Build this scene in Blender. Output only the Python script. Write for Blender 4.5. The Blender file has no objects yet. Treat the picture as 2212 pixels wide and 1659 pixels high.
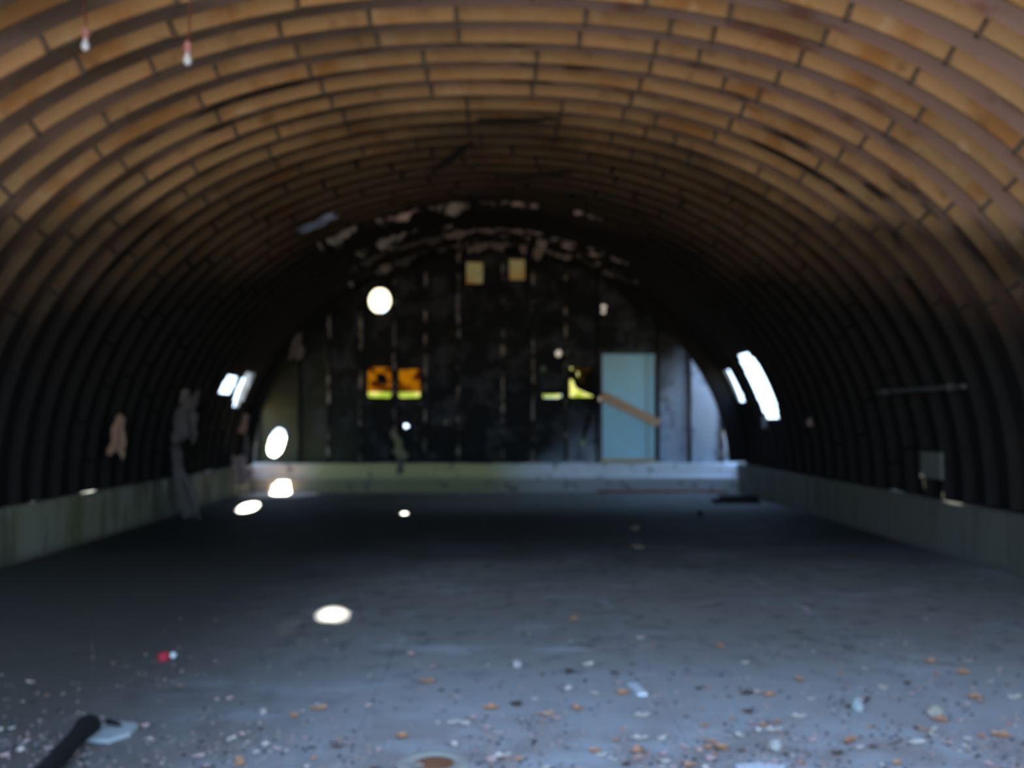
import bpy, bmesh, math, random
from mathutils import Vector, Matrix, noise
random.seed(7)
sc = bpy.context.scene
C = sc.collection
PI = math.pi
F = 2150.0            # focal length in pixels of the 2212 wide frame
CH = 1.6              # camera height
D = 21.9              # distance of the end wall

# ---------------------------------------------------------------- camera
cam = bpy.data.cameras.new('camera')
co = bpy.data.objects.new('camera', cam); C.objects.link(co)
cam.sensor_width = 36.0
cam.lens = 36.0 * F / 2212.0
co.location = (0, 0, CH)
co.rotation_euler = (math.radians(90 + 2.01), 0, math.radians(-0.96))
cam.clip_end = 300
cam.dof.use_dof = True               # the photograph is out of focus: focused far too close
cam.dof.focus_distance = 1.1
cam.dof.aperture_fstop = 4.6
sc.camera = co

# ---------------------------------------------------------------- world, sun, exposure
w = bpy.data.worlds.new('sky'); sc.world = w; w.use_nodes = True
nt = w.node_tree; nt.nodes.clear()
wo = nt.nodes.new('ShaderNodeOutputWorld'); bg = nt.nodes.new('ShaderNodeBackground')
tc = nt.nodes.new('ShaderNodeTexCoord'); sx = nt.nodes.new('ShaderNodeSeparateXYZ')
rp = nt.nodes.new('ShaderNodeValToRGB')
nt.links.new(tc.outputs['Generated'], sx.inputs[0]); nt.links.new(sx.outputs['Z'], rp.inputs[0])
e = rp.color_ramp.elements
e[0].position = 0.0; e[0].color = (.58, .77, 1.0, 1)
e[1].position = 0.75; e[1].color = (.30, .52, 1.0, 1)
m_ = e.new(0.25); m_.color = (.42, .66, 1.0, 1)
nt.links.new(rp.outputs[0], bg.inputs[0]); nt.links.new(bg.outputs[0], wo.inputs[0])
bg.inputs[1].default_value = 2.4
sun = bpy.data.lights.new('sun', 'SUN'); sun.energy = 46.0; sun.angle = math.radians(0.6); sun.color = (1, .94, .82)
so = bpy.data.objects.new('sun', sun); C.objects.link(so)
so.rotation_euler = Vector((0.084, -1, -0.2926)).to_track_quat('-Z', 'Y').to_euler()
so.location = (0, 40, 20)
vs = sc.view_settings
sc.display_settings.display_device = 'sRGB'
vs.view_transform = 'Standard'; vs.look = 'None'; vs.gamma = 1.0; vs.exposure = 1.0
try: vs.use_curve_mapping = False
except Exception: pass
sc.cycles.max_bounces = 8; sc.cycles.diffuse_bounces = 5
sc.cycles.use_denoising = True

# ---------------------------------------------------------------- helpers
def obj(name, me, mat=None, parent=None, label=None, cat=None, group=None, kind=None, loc=None, smooth=False):
    if isinstance(me, bmesh.types.BMesh):
        m = bpy.data.meshes.new(name); me.to_mesh(m); me.free(); me = m
    o = bpy.data.objects.new(name, me); C.objects.link(o)
    if mat is not None and not me.materials: me.materials.append(mat)
    if smooth:
        for p in me.polygons: p.use_smooth = True
    if parent is not None: o.parent = parent
    if label: o['label'] = label
    if cat: o['category'] = cat
    if group: o['group'] = group
    if kind: o['kind'] = kind
    if loc: o.location = loc
    return o

def empty(name, loc, label, cat, group=None):
    o = bpy.data.objects.new(name, None); C.objects.link(o); o.location = loc
    o['label'] = label; o['category'] = cat
    if group: o['group'] = group
    return o

def box(bm, x0, x1, y0, y1, z0, z1, M=None):
    vs_ = [bm.verts.new((x, y, z)) for x in (x0, x1) for y in (y0, y1) for z in (z0, z1)]
    if M is not None:
        for v in vs_: v.co = M @ v.co
    for f in ((0, 1, 3, 2), (4, 6, 7, 5), (0, 4, 5, 1), (2, 3, 7, 6), (0, 2, 6, 4), (1, 5, 7, 3)):
        bm.faces.new([vs_[i] for i in f])
    return vs_

def tube(bm, pts, rads, n=10, cap=True):
    rings = []
    for i, p in enumerate(pts):
        p = Vector(p)
        a = Vector(pts[max(i - 1, 0)]); b = Vector(pts[min(i + 1, len(pts) - 1)])
        t = (b - a).normalized()
        u = t.cross(Vector((0, 0, 1)))
        if u.length < 1e-3: u = t.cross(Vector((1, 0, 0)))
        u.normalize(); v = t.cross(u)
        rings.append([bm.verts.new(p + rads[i] * (math.cos(2 * PI * k / n) * u + math.sin(2 * PI * k / n) * v)) for k in range(n)])
    for a, b in zip(rings, rings[1:]):
        for k in range(n):
            bm.faces.new((a[k], a[(k + 1) % n], b[(k + 1) % n], b[k]))
    if cap:
        bm.faces.new(rings[0][::-1]); bm.faces.new(rings[-1])

def PX(px, py, d):      # a point of the photograph at distance d
    return Vector(((px - 1070) * d / F, d, CH + (905 - py) * d / F))
def FL(px, py):         # a point on the floor
    return PX(px, py, F * CH / (py - 905.0))

K = F / D
def WX(px): return (px - 1070) / K      # a point of the end wall
def WZ(py): return CH + (905 - py) / K

# ---------------------------------------------------------------- materials
def mat(name, build, rough=.85):
    m = bpy.data.materials.new(name); m.use_nodes = True
    t = m.node_tree; b = t.nodes['Principled BSDF']; b.inputs['Roughness'].default_value = rough
    b.inputs['Specular IOR Level'].default_value = .25
    build(t, b); return m
def N(t, k, **kw):
    n = t.nodes.new(k)
    for a, v in kw.items(): setattr(n, a, v)
    return n
def L(t, a, b): t.links.new(a, b)
def world_co(t):                      # true position in the building
    return N(t, 'ShaderNodeNewGeometry').outputs['Position']
def nz(t, scale, detail=4, vec=None, stretch=None, rough=.55):
    n = N(t, 'ShaderNodeTexNoise'); n.inputs['Scale'].default_value = scale
    n.inputs['Detail'].default_value = detail; n.inputs['Roughness'].default_value = rough
    v = vec if vec is not None else world_co(t)
    if stretch:
        mp = N(t, 'ShaderNodeMapping'); mp.inputs['Scale'].default_value = stretch
        L(t, v, mp.inputs[0]); v = mp.outputs[0]
    L(t, v, n.inputs['Vector']); return n.outputs['Fac']
def rng(t, v, a, b, c=0., d=1., smooth=True):
    n = N(t, 'ShaderNodeMapRange'); n.interpolation_type = 'SMOOTHSTEP' if smooth else 'LINEAR'
    n.clamp = True if not smooth else n.clamp
    L(t, v, n.inputs['Value'])
    for k, q in zip(('From Min', 'From Max', 'To Min', 'To Max'), (a, b, c, d)): n.inputs[k].default_value = q
    return n.outputs['Result']
def mixc(t, f, a, b):
    n = N(t, 'ShaderNodeMix', data_type='RGBA')
    if isinstance(f, (int, float)): n.inputs[0].default_value = f
    else: L(t, f, n.inputs[0])
    for i, q in ((6, a), (7, b)):
        if isinstance(q, tuple): n.inputs[i].default_value = (*q, 1)
        else: L(t, q, n.inputs[i])
    return n.outputs[2]
def mth(t, op, a, b=None):
    n = N(t, 'ShaderNodeMath', operation=op)
    for i, q in ((0, a), (1, b)):
        if q is None: continue
        if isinstance(q, (int, float)): n.inputs[i].default_value = q
        else: L(t, q, n.inputs[i])
    return n.outputs[0]
def bump(t, b, h, s=.3, dist=.02):
    n = N(t, 'ShaderNodeBump'); n.inputs['Strength'].default_value = s; n.inputs['Distance'].default_value = dist
    L(t, h, n.inputs['Height']); L(t, n.outputs[0], b.inputs['Normal'])

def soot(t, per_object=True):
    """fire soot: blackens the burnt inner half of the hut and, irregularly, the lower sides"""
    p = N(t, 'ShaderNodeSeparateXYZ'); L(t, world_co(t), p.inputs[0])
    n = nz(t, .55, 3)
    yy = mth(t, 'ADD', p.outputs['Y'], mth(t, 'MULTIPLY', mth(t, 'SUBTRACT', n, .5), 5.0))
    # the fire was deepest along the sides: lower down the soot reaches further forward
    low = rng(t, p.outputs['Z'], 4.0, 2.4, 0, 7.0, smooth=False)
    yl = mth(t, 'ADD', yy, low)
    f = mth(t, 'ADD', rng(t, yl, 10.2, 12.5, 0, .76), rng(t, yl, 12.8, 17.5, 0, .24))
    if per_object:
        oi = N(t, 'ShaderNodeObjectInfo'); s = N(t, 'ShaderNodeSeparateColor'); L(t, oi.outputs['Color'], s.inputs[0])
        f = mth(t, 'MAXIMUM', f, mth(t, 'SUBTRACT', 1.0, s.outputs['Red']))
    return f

def b_tan(t, b):
    oi = N(t, 'ShaderNodeObjectInfo')
    c = mixc(t, nz(t, 2.2, 5), (.29, .16, .065), (.38, .26, .135))
    c = mixc(t, rng(t, oi.outputs['Random'], 0, 1, 0, .55), c, (.47, .27, .13))
    c = mixc(t, rng(t, nz(t, 1.9, 5), .50, .66, 0, .75), c, (.29, .13, .035))
    c = mixc(t, rng(t, nz(t, 4.5, 5), .56, .70, 0, .55), c, (.16, .09, .045))
    c = mixc(t, rng(t, nz(t, 2.7, 5), .60, .70, 0, .5), c, (.52, .38, .24))
    c = mixc(t, rng(t, nz(t, 14, 4), .55, .8, 0, .45), c, (.27, .18, .10))
    c = mixc(t, soot(t), c, (.015, .013, .011))
    L(t, c, b.inputs['Base Color']); bump(t, b, nz(t, 30, 4), .4, .01)
tan = mat('tan_insulation', b_tan, .95)

def b_pink(t, b):
    c = mixc(t, nz(t, 1.7, 4), (.48, .31, .24), (.60, .40, .32))
    c = mixc(t, rng(t, nz(t, 1.1, 4), .54, .68, 0, .8), c, (.30, .10, .05))
    p = N(t, 'ShaderNodeSeparateXYZ'); L(t, world_co(t), p.inputs[0])
    c = mixc(t, mth(t, 'MULTIPLY', rng(t, p.outputs['X'], .3, -1.8, 0, .85), rng(t, nz(t, .8, 4), .35, .6, .5, 1)), c, (.13, .10, .07))  # shade on the left side painted into the sheeting
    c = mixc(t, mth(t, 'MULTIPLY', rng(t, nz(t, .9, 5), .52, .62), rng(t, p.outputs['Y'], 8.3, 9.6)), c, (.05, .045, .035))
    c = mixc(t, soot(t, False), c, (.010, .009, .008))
    L(t, c, b.inputs['Base Color']); bump(t, b, nz(t, 20, 4), .4, .01)
pink = mat('faded_primer_sheeting', b_pink, .9)

def b_strap(t, b):
    c = mixc(t, nz(t, 5, 3), (.09, .12, .105), (.15, .06, .025))
    c = mixc(t, soot(t, False), c, (.01, .01, .01))
    L(t, c, b.inputs['Base Color'])
strapm = mat('rusty_green_strap', b_strap, .8)

def b_floor(t, b):
    p = N(t, 'ShaderNodeSeparateXYZ'); L(t, world_co(t), p.inputs[0])
    c = mixc(t, nz(t, .7, 5), (.235, .238, .220), (.33, .335, .31))
    st = nz(t, 1.6, 7, stretch=(.55, 1.4, 1), rough=.62)
    c = mixc(t, rng(t, st, .53, .70, 0, .85), c, (.42, .47, .50))
    for jx in (-.7, .95, 2.6):
        dj = mth(t, 'ABSOLUTE', mth(t, 'SUBTRACT', p.outputs['X'], jx + .01))
        c = mixc(t, mth(t, 'MULTIPLY', rng(t, dj, .07, .0, 0, .55), rng(t, nz(t, 1.3, 4), .45, .62)), c, (.42, .46, .50))          # pale lime bloom
    c = mixc(t, rng(t, nz(t, 5, 7), .50, .68, 0, .6), c, (.09, .095, .10))
    c = mixc(t, mth(t, 'MULTIPLY', rng(t, p.outputs['Y'], 7.5, 4.6), rng(t, p.outputs['X'], -2.2, .2)), c, (.42, .45, .45))  # brighter near floor: steep light falloff painted into the colour
    dirt = mth(t, 'MULTIPLY', rng(t, p.outputs['Y'], 6.2, 4.5, 0, .75), rng(t, nz(t, 2.6, 6), .38, .62, .15, .9))
    c = mixc(t, dirt, c, (.25, .185, .145))
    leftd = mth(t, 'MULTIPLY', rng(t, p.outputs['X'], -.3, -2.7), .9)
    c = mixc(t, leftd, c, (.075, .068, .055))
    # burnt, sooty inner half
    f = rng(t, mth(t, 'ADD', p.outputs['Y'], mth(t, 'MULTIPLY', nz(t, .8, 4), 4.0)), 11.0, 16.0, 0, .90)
    back = rng(t, p.outputs['Y'], 15.8, 18.8, 0, .85)  # soot thinned near the end wall, standing in for gap light there
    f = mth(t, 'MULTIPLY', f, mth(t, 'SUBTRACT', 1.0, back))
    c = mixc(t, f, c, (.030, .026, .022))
    # added pale patch, bouncing more light into the far left corner
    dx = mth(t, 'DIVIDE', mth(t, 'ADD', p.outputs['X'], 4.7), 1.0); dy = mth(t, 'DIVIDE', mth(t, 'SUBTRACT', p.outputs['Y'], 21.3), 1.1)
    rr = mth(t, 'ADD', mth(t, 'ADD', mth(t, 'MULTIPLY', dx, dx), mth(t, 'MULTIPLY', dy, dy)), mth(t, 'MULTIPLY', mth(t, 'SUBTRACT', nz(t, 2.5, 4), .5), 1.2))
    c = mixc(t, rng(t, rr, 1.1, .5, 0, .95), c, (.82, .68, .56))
    L(t, c, b.inputs['Base Color']); bump(t, b, nz(t, 9, 6), .35, .015)
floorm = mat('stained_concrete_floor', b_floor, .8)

def b_curb(t, b):
    p = N(t, 'ShaderNodeSeparateXYZ'); L(t, world_co(t), p.inputs[0])
    c = mixc(t, nz(t, 1.4, 5), (.24, .24, .21), (.35, .35, .31))
    c = mixc(t, rng(t, nz(t, 2.4, 5, stretch=(1.6, 1.6, .3)), .46, .62, 0, .92), c, (.07, .07, .06))
    c = mixc(t, rng(t, nz(t, .5, 3), .40, .62, 0, .5), c, (.24, .25, .10))   # algae
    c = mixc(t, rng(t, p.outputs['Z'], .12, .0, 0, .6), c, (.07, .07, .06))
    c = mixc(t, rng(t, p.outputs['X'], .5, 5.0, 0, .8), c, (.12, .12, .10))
    L(t, c, b.inputs['Base Color']); bump(t, b, nz(t, 7, 6), .5, .02)
curbm = mat('weathered_concrete', b_curb, .9)

def b_endcurb(t, b):
    p = N(t, 'ShaderNodeSeparateXYZ'); L(t, world_co(t), p.inputs[0])
    c = mixc(t, nz(t, 1.8, 5), (.66, .72, .74), (.86, .90, .92))
    g = mth(t, 'MULTIPLY', rng(t, p.outputs['X'], 1.2, -.3), rng(t, p.outputs['X'], -5.0, -3.6))
    c = mixc(t, mth(t, 'MULTIPLY', g, .85), c, (.44, .43, .13))             # yellow-green middle
    c = mixc(t, rng(t, p.outputs['X'], -3.6, -4.6, 0, .8), c, (.62, .47, .34))  # warm glow of the sunlit corner painted into the left end
    c = mixc(t, rng(t, p.outputs['Z'], .36, .26, 0, .62), c, (.10, .10, .08))
    c = mixc(t, rng(t, nz(t, 3.5, 5), .55, .7, 0, .7), c, (.10, .10, .10))
    L(t, c, b.inputs['Base Color']); bump(t, b, nz(t, 7, 6), .5, .02)
endcurbm = mat('tinted_end_concrete', b_endcurb, .9)

def b_wall(t, b):
    p = N(t, 'ShaderNodeSeparateXYZ'); L(t, world_co(t), p.inputs[0])
    x = mth(t, 'ADD', p.outputs['X'], mth(t, 'MULTIPLY', mth(t, 'SUBTRACT', nz(t, 1.2, 4), .5), 1.4))
    lit_right = rng(t, mth(t, 'SUBTRACT', x, mth(t, 'MULTIPLY', p.outputs['Z'], 1.3)), -.3, 1.3)  # blue daylight on the lower right painted into the sheets
    left = rng(t, mth(t, 'ADD', x, mth(t, 'MULTIPLY', p.outputs['Z'], .5)), -2.0, -4.3, 0, .5)
    c = mixc(t, nz(t, 3, 5), (.005, .005, .0045), (.012, .012, .010))
    c = mixc(t, left, c, (.12, .13, .06))
    c = mixc(t, lit_right, c, (.36, .43, .50))
    c = mixc(t, rng(t, nz(t, 2.4, 6), .45, .68, 0, .8), c, (.06, .06, .06))
    L(t, c, b.inputs['Base Color']); bump(t, b, nz(t, 14, 5), .4, .01)
wallm = mat('scorched_wall_sheet', b_wall, .75)

def flat(name, col, rough=.8, var=.35, sc_=12.):
    def f(t, b):
        d = tuple(x * (1 - var) for x in col)
        L(t, mixc(t, nz(t, sc_, 4), col, d), b.inputs['Base Color'])
    return mat(name, f, rough)
charm = flat('charred_wood', (.012, .011, .010), .9, .5)
def b_stud(t, b):
    c = mixc(t, rng(t, nz(t, 4.5, 6, stretch=(1, 1, .6)), .50, .62), (.015, .014, .012), (.34, .29, .23))
    L(t, c, b.inputs['Base Color'])
studm = mat('scorched_stud_edge', b_stud, .9)
boardm = flat('tan_board', (.72, .44, .25), .7, .25)
scrapm = flat('pale_lining_scrap', (.20, .175, .16), .9, .75, 5.)
def torn(name, col):
    def f(t, b):
        c = mixc(t, rng(t, nz(t, 3.2, 6), .42, .60), (.02, .018, .016), col); L(t, c, b.inputs['Base Color'])
    return mat(name, f, .95)
burntm = torn('half_burnt_grey_lining', (.42, .36, .31)); burntp = torn('half_burnt_pink_lining', (.60, .45, .40))
scrap_p = flat('pinkish_lining_scrap', (.50, .37, .32), .9, .6, 9.)
scrap_o = flat('orange_brown_scrap', (.42, .25, .16), .9, .4)
blueflap = flat('blue_lit_flap', (.30, .38, .52), .5, .3)  # bluish light on the flaps painted into their colour
whitem = flat('white_plastic', (.72, .78, .80), .5, .1)
redm = flat('faded_red', (.55, .03, .05), .6, .4)
stonem = flat('pale_stone', (.40, .44, .42), .9, .3)
rustm = flat('rust', (.30, .13, .06), .9, .4)
palerim = flat('pale_rim', (.42, .40, .33), .8, .3)
steelm = flat('dull_steel', (.10, .10, .09), .6, .3)
sockm = flat('pink_ceramic_socket', (.50, .22, .20), .6, .2)
cordm = flat('rust_brown_cord', (.16, .05, .03), .8, .2)
grassm = flat('green_hedge', (.16, .24, .04), .9, .5, 4.)

def b_bulb(t, b):
    b.inputs['Base Color'].default_value = (.62, .66, .72, 1); b.inputs['Roughness'].default_value = .25
bulbm = mat('frosted_bulb_glass', b_bulb)

def trans(name, col, rust=None, tr=.55, lo=.45, hi=.6):
    """weathered sheet that lets daylight glow through"""
    m = bpy.data.materials.new(name); m.use_nodes = True; t = m.node_tree
    b = t.nodes['Principled BSDF']; out = t.nodes['Material Output']
    tr_ = N(t, 'ShaderNodeBsdfTranslucent'); mx = N(t, 'ShaderNodeMixShader'); mx.inputs[0].default_value = tr
    c = mixc(t, nz(t, 7, 3), col, tuple(x * .8 for x in col))
    if rust: c = mixc(t, rng(t, nz(t, 5.5, 4), lo, hi), c, rust)
    L(t, c, b.inputs['Base Color']); L(t, c, tr_.inputs['Color']); b.inputs['Roughness'].default_value = .8
    L(t, b.outputs[0], mx.inputs[1]); L(t, tr_.outputs[0], mx.inputs[2]); L(t, mx.outputs[0], out.inputs[0])
    return m
cream = trans('cream_translucent_disc', (.62, .60, .52), None, .6)
yel = trans('yellowed_fibreglass', (.14, .130, .088), (.13, .098, .052), .5)
orange = trans('rust_stained_fibreglass', (.20, .12, .005), (.06, .018, .001), .6, .48, .60)
glow = trans('pale_hole_diffuser', (.20, .19, .18), None, .8)
dimg = trans('greenish_hole_diffuser', (.045, .055, .04), None, .6)
lime = trans('lime_fibreglass', (.36, .365, .20), (.20, .24, .07), .6)
sheetm = trans('green_grey_wired_sheet', (.50, .86, .97), (.46, .74, .80), .02)

amberm = trans('amber_fibreglass', (.34, .22, .06), (.10, .05, .012), .6, .5, .66)

# ---------------------------------------------------------------- vault section
A = 5.32
def sec_n(d): return 2.30 - .42 * min(1, max(0, (d - 8) / 13.0))
def sec_b(d): return 3.043 + .031 * max(d, 3) + .97
def S(d, th, out=0.0):
    """point of the vault's inner line at distance d, angle th (0 = right springing, pi = left)"""
    n = sec_n(d); b = sec_b(d)
    def pt(q):
        c, s = math.cos(q), math.sin(q)
        return Vector((A * math.copysign(abs(c) ** (2 / n), c), .63 + b * max(s, 0) ** (2 / n)))
    p = pt(th)
    if out:
        e_ = .004
        q0, q1 = pt(max(th - e_, 0)), pt(min(th + e_, PI))
        t = (q1 - q0).normalized(); p = p + Vector((t.y, -t.x)) * out
    return Vector((p.x, d, p.y))
def th_of_x(d, x):
    q = min(abs(x) / A, 1) ** (sec_n(d) / 2); a = math.acos(q)
    return a if x >= 0 else PI - a
def th_of_z(d, z, side):
    q = min(max((z - .63) / sec_b(d), 0), 1) ** (sec_n(d) / 2); a = math.asin(q)
    return a if side > 0 else PI - a
TAB = {}
def arc_tab(d):
    k = round(d, 2)
    if k not in TAB:
        n = 400; T = [0.0]; p = S(d, 0)
        for i in range(1, n + 1):
            q = S(d, PI * i / n); T.append(T[-1] + (q - p).length); p = q
        TAB[k] = T
    return TAB[k]
def arc_of(d, th):
    T = arc_tab(d); f = th / PI * 400; i = min(int(f), 399); return T[i] + (T[i + 1] - T[i]) * (f - i)
def th_of_arc(d, s):
    T = arc_tab(d); lo, hi = 0, 400
    while hi - lo > 1:
        m = (lo + hi) // 2
        if T[m] <= s: lo = m
        else: hi = m
    return PI * (lo + (s - T[lo]) / max(T[hi] - T[lo], 1e-9)) / 400

# burnt-through gaps, the last one added to light the left corner: side, d0, d1, z0, z1
GAPS = [(-1, 18.45, 19.20, 2.02, 2.44), (-1, 19.50, 20.35, 1.88, 2.56), (-1, 20.75, 21.50, 1.92, 2.52),
        (1, 20.25, 20.95, 1.94, 2.66), (1, 18.25, 19.35, 1.58, 2.86),
        (1, 21.12, 22.2, .45, 3.35), (-1, 21.14, 22.2, .30, 1.85)]
def in_gap(d, x, z, grow=0.0):
    s = 1 if x > 0 else -1
    for g in GAPS:
        if g[0] != s: continue
        cd, hd = (g[1] + g[2]) / 2, (g[2] - g[1]) / 2 + grow
        cz, hz = (g[3] + g[4]) / 2, (g[4] - g[3]) / 2 + grow
        if (abs(d - cd) / hd) ** 3 + (abs(z - cz) / hz) ** 3 < 1: return True
    return False

# ---------------------------------------------------------------- ceiling (the vault shell)
ds = []
d = 2.2
while d < D + .25:
    ds.append(d); d += .26 if d < 17.6 else .065
NT = 128
bm = bmesh.new(); grid = []
for d in ds:
    T = arc_tab(d)[-1]
    grid.append([bm.verts.new(S(d, th_of_arc(d, T * j / NT), .135 - .06 * min(1, max(0, (d - 15) / 4)))) for j in range(NT + 1)])
for i in range(len(ds) - 1):
    for j in range(NT):
        q = [grid[i][j], grid[i + 1][j], grid[i + 1][j + 1], grid[i][j + 1]]
        c = sum((v.co for v in q), Vector()) / 4
        if in_gap(c.y, c.x, c.z): continue
        bm.faces.new(q)
for v in list(bm.verts):
    if not v.link_faces: bm.verts.remove(v)
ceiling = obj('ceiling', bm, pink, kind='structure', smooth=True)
ceiling['label'] = 'arched corrugated vault lined with tan panels, blackened towards the end wall'
sm = ceiling.modifiers.new('thick', 'SOLIDIFY'); sm.thickness = .02; sm.offset = -1

# ---- lining panels, ring by ring
PITCH = .52; D0 = 8.12
JX = {-2: [100, 1843, 2063], -1: [177, 371, 640, 905, 1150, 1400, 1583, 1789, 1985],
      0: [81, 331, 604, 796, 985, 1267, 1452, 1546, 1735, 1996],
      1: [233, 469, 641, 814, 990, 1253, 1419, 1514, 1686, 1928, 2137],
      2: [219, 435, 668, 914, 1160, 1407, 1567, 1644, 1870, 2056],
      3: [273, 473, 695, 922, 1157, 1385, 1607, 1820, 1999],
      4: [317, 510, 716, 932, 1150, 1365, 1580, 1772],
      5: [601, 743, 1008, 1214, 1348, 1418, 1546], 6: [753, 1010, 1209, 1395, 1459],
      7: [600, 828, 1013, 1202, 1321], 8: [650, 784, 899, 1040, 1192, 1365, 1419]}
DARK = {7: .62, 9: .45, 10: .25, 11: .3}
def panel(bm, d, t0, t1, dep=.13, thick=.035, segs=5):
    rows = []
    for k in range(segs + 1):
        th = t0 + (t1 - t0) * k / segs
        jit = .0
        rows.append([bm.verts.new(q) for q in (S(d - .03, th, dep + .01), S(d, th, jit), S(d + thick, th, jit), S(d + thick, th, dep + .01))])
    for a, b in zip(rows, rows[1:]):
        for k in range(4):
            bm.faces.new((a[k], b[k], b[(k + 1) % 4], a[(k + 1) % 4]))
    bm.faces.new(rows[0]); bm.faces.new(rows[-1][::-1])
n_panel = 0; n_strap = 0
for i in range(-11, 27):
    d = D0 + PITCH * i
    if d > D - .15: break
    rnd = random.Random(100 + i)
    T = arc_tab(d)[-1]
    js = sorted(arc_of(d, th_of_x(d, (x - 1070) * d / F)) for x in JX.get(i, []) if abs((x - 1070) * d / F) < A - .02)
    if not js: js = [T / 2 + rnd.uniform(-.5, .5)]
    while js[0] > 1.35: js.insert(0, js[0] - rnd.uniform(.92, 1.06))
    k = 0
    while k < len(js) - 1:
        if js[k + 1] - js[k] > 1.5: js.insert(k + 1, js[k] + (js[k + 1] - js[k]) / round((js[k + 1] - js[k]) / 1.0))
        k += 1
    while T - js[-1] > 1.35: js.append(js[-1] + rnd.uniform(.92, 1.06))
    edges = [0.0] + js + [T]
    single = -5 <= i <= 13
    near_strap = -3 <= i <= 8
    joined = None if single else bmesh.new()
    dep = .13 if d < 16.3 else max(.05, .13 - (d - 16.3) * .035)
    ring_v = DARK.get(i, 0)
    for a, b in zip(edges, edges[1:]):
        a_, b_ = a + .021, b - .021
        if b_ - a_ < .08: continue
        t0, t1 = th_of_arc(d, a_), th_of_arc(d, b_)
        if not single:
            # burnt rings: keep only stretches clear of the gaps
            m = max(2, int((b_ - a_) / .12))
            for q in range(m):
                u0, u1 = a_ + (b_ - a_) * q / m, a_ + (b_ - a_) * (q + 1) / m
                c = S(d, th_of_arc(d, (u0 + u1) / 2))
                if in_gap(d, c.x, c.z, .10): continue
                panel(joined, d, th_of_arc(d, u0), th_of_arc(d, u1), dep, .035, 1)
            continue
        bm = bmesh.new(); panel(bm, d, t0, t1, dep)
        bmesh.ops.translate(bm, verts=bm.verts, vec=(0, rnd.uniform(-.015, .015), 0))
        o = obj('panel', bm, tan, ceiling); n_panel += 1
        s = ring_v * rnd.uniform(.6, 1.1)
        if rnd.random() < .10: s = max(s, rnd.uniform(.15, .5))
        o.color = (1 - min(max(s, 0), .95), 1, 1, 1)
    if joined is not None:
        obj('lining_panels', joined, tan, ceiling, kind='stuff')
    if near_strap:
        for s_ in js:
            th = th_of_arc(d, s_)
            bm = bmesh.new()
            w_ = .015
            t0, t1 = th_of_arc(d, s_ - w_), th_of_arc(d, s_ + w_)
            panel(bm, d + .006, t0, t1, .12, .02, 1)
            c = S(d - .004, th, .014)
            t0, t1 = th_of_arc(d, s_ - .019), th_of_arc(d, s_ + .019)
            rr = [bm.verts.new(S(d + yy, tt, oo)) for yy in (-.028, .02) for tt, oo in ((t0, .02), (t0, -.026), (t1, -.026), (t1, .02))]
            bm.faces.new(rr[:4]); bm.faces.new(rr[4:][::-1])
            for q in range(4): bm.faces.new((rr[q], rr[4 + q], rr[4 + (q + 1) % 4], rr[(q + 1) % 4]))
            obj('strap', bm, strapm, ceiling); n_strap += 1

# ---- deep end rib, in front of the end wall
bm = bmesh.new()
th = 0.02
while th < PI - .02:
    t1 = th + .03
    c = S(21.2, th)
    side = c.x / 5.3
    ins = .10 + .27 * max(0, abs(side) - .25) / .75
    if c.x < 0: ins *= .55
    if c.x < 0 and c.z < 1.9: ins = .22
    a = [bm.verts.new(S(yy, tt, oo)) for yy in (21.02, 21.10) for tt, oo in ((th, .12), (th, -ins), (t1, -ins), (t1, .12))]
    bm.faces.new(a[:4]); bm.faces.new(a[4:][::-1])
    for q in range(4): bm.faces.new((a[q], a[4 + q], a[4 + (q + 1) % 4], a[(q + 1) % 4]))
    th = t1
bmesh.ops.remove_doubles(bm, verts=bm.verts, dist=.001)
obj('end_rib', bm, charm, ceiling)

# ---- torn, burnt remains of the lining hanging from the last arches (edges of the burnt zone)
def ribbon(name, d, x0, x1, drop0, drop1, m, seed, gap=.35):
    r = random.Random(seed); bm = bmesh.new(); steps = int(abs(x1 - x0) / .05)
    t0, t1 = th_of_x(d, x0), th_of_x(d, x1); prev = None
    for k in range(steps + 1):
        f = k / steps; th = t0 + (t1 - t0) * f
        big = noise.noise((k * .11, seed, 0)); sm_ = noise.noise((k * .45, seed, 5))
        dr = (drop0 * (1 - f) + drop1 * f) * max(.05, .55 + 1.5 * big + .7 * sm_)
        dd = d + .12 * noise.noise((k * .3, 3, seed))
        ps = [S(dd + .10 * noise.noise((k * .5, q, seed)), th, .02 - (dr + .02) * q / 4) for q in range(5)]
        ro = [bm.verts.new(q) for q in ps] + [bm.verts.new(q + Vector((0, .015, 0))) for q in ps[::-1]]
        if prev and noise.noise((k * .21, 9, seed)) > gap - .5:
            for q in range(10): bm.faces.new((prev[q], ro[q], ro[(q + 1) % 10], prev[(q + 1) % 10]))
        prev = ro
    for v in list(bm.verts):
        if not v.link_faces: bm.verts.remove(v)
    return obj(name, bm, m, ceiling)
ribbon('lining_remnant', 16.2, -2.9, -1.9, .26, .14, burntm, 3, gap=.15)
ribbon('lining_remnant', 16.3, -1.9, -1.0, .14, .13, burntp, 4, gap=.15)
ribbon('lining_remnant', 16.2, -.95, .15, .17, .10, burntm, 5, gap=.3)
ribbon('lining_remnant', 16.2, .0, .7, .10, .10, burntp, 6, gap=.25)
ribbon('lining_remnant', 16.3, 1.3, 2.1, .08, .06, burntp, 8, gap=.5)
ribbon('lining_remnant', 18.0, -2.6, -.8, .20, .10, burntm, 14, gap=.4)
ribbon('lining_remnant', 19.6, -.75, 2.1, .24, .10, burntp, 11, gap=.3)
ribbon('lining_remnant', 20.6, -1.2, 1.9, .12, .06, burntm, 19, gap=.45)
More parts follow.
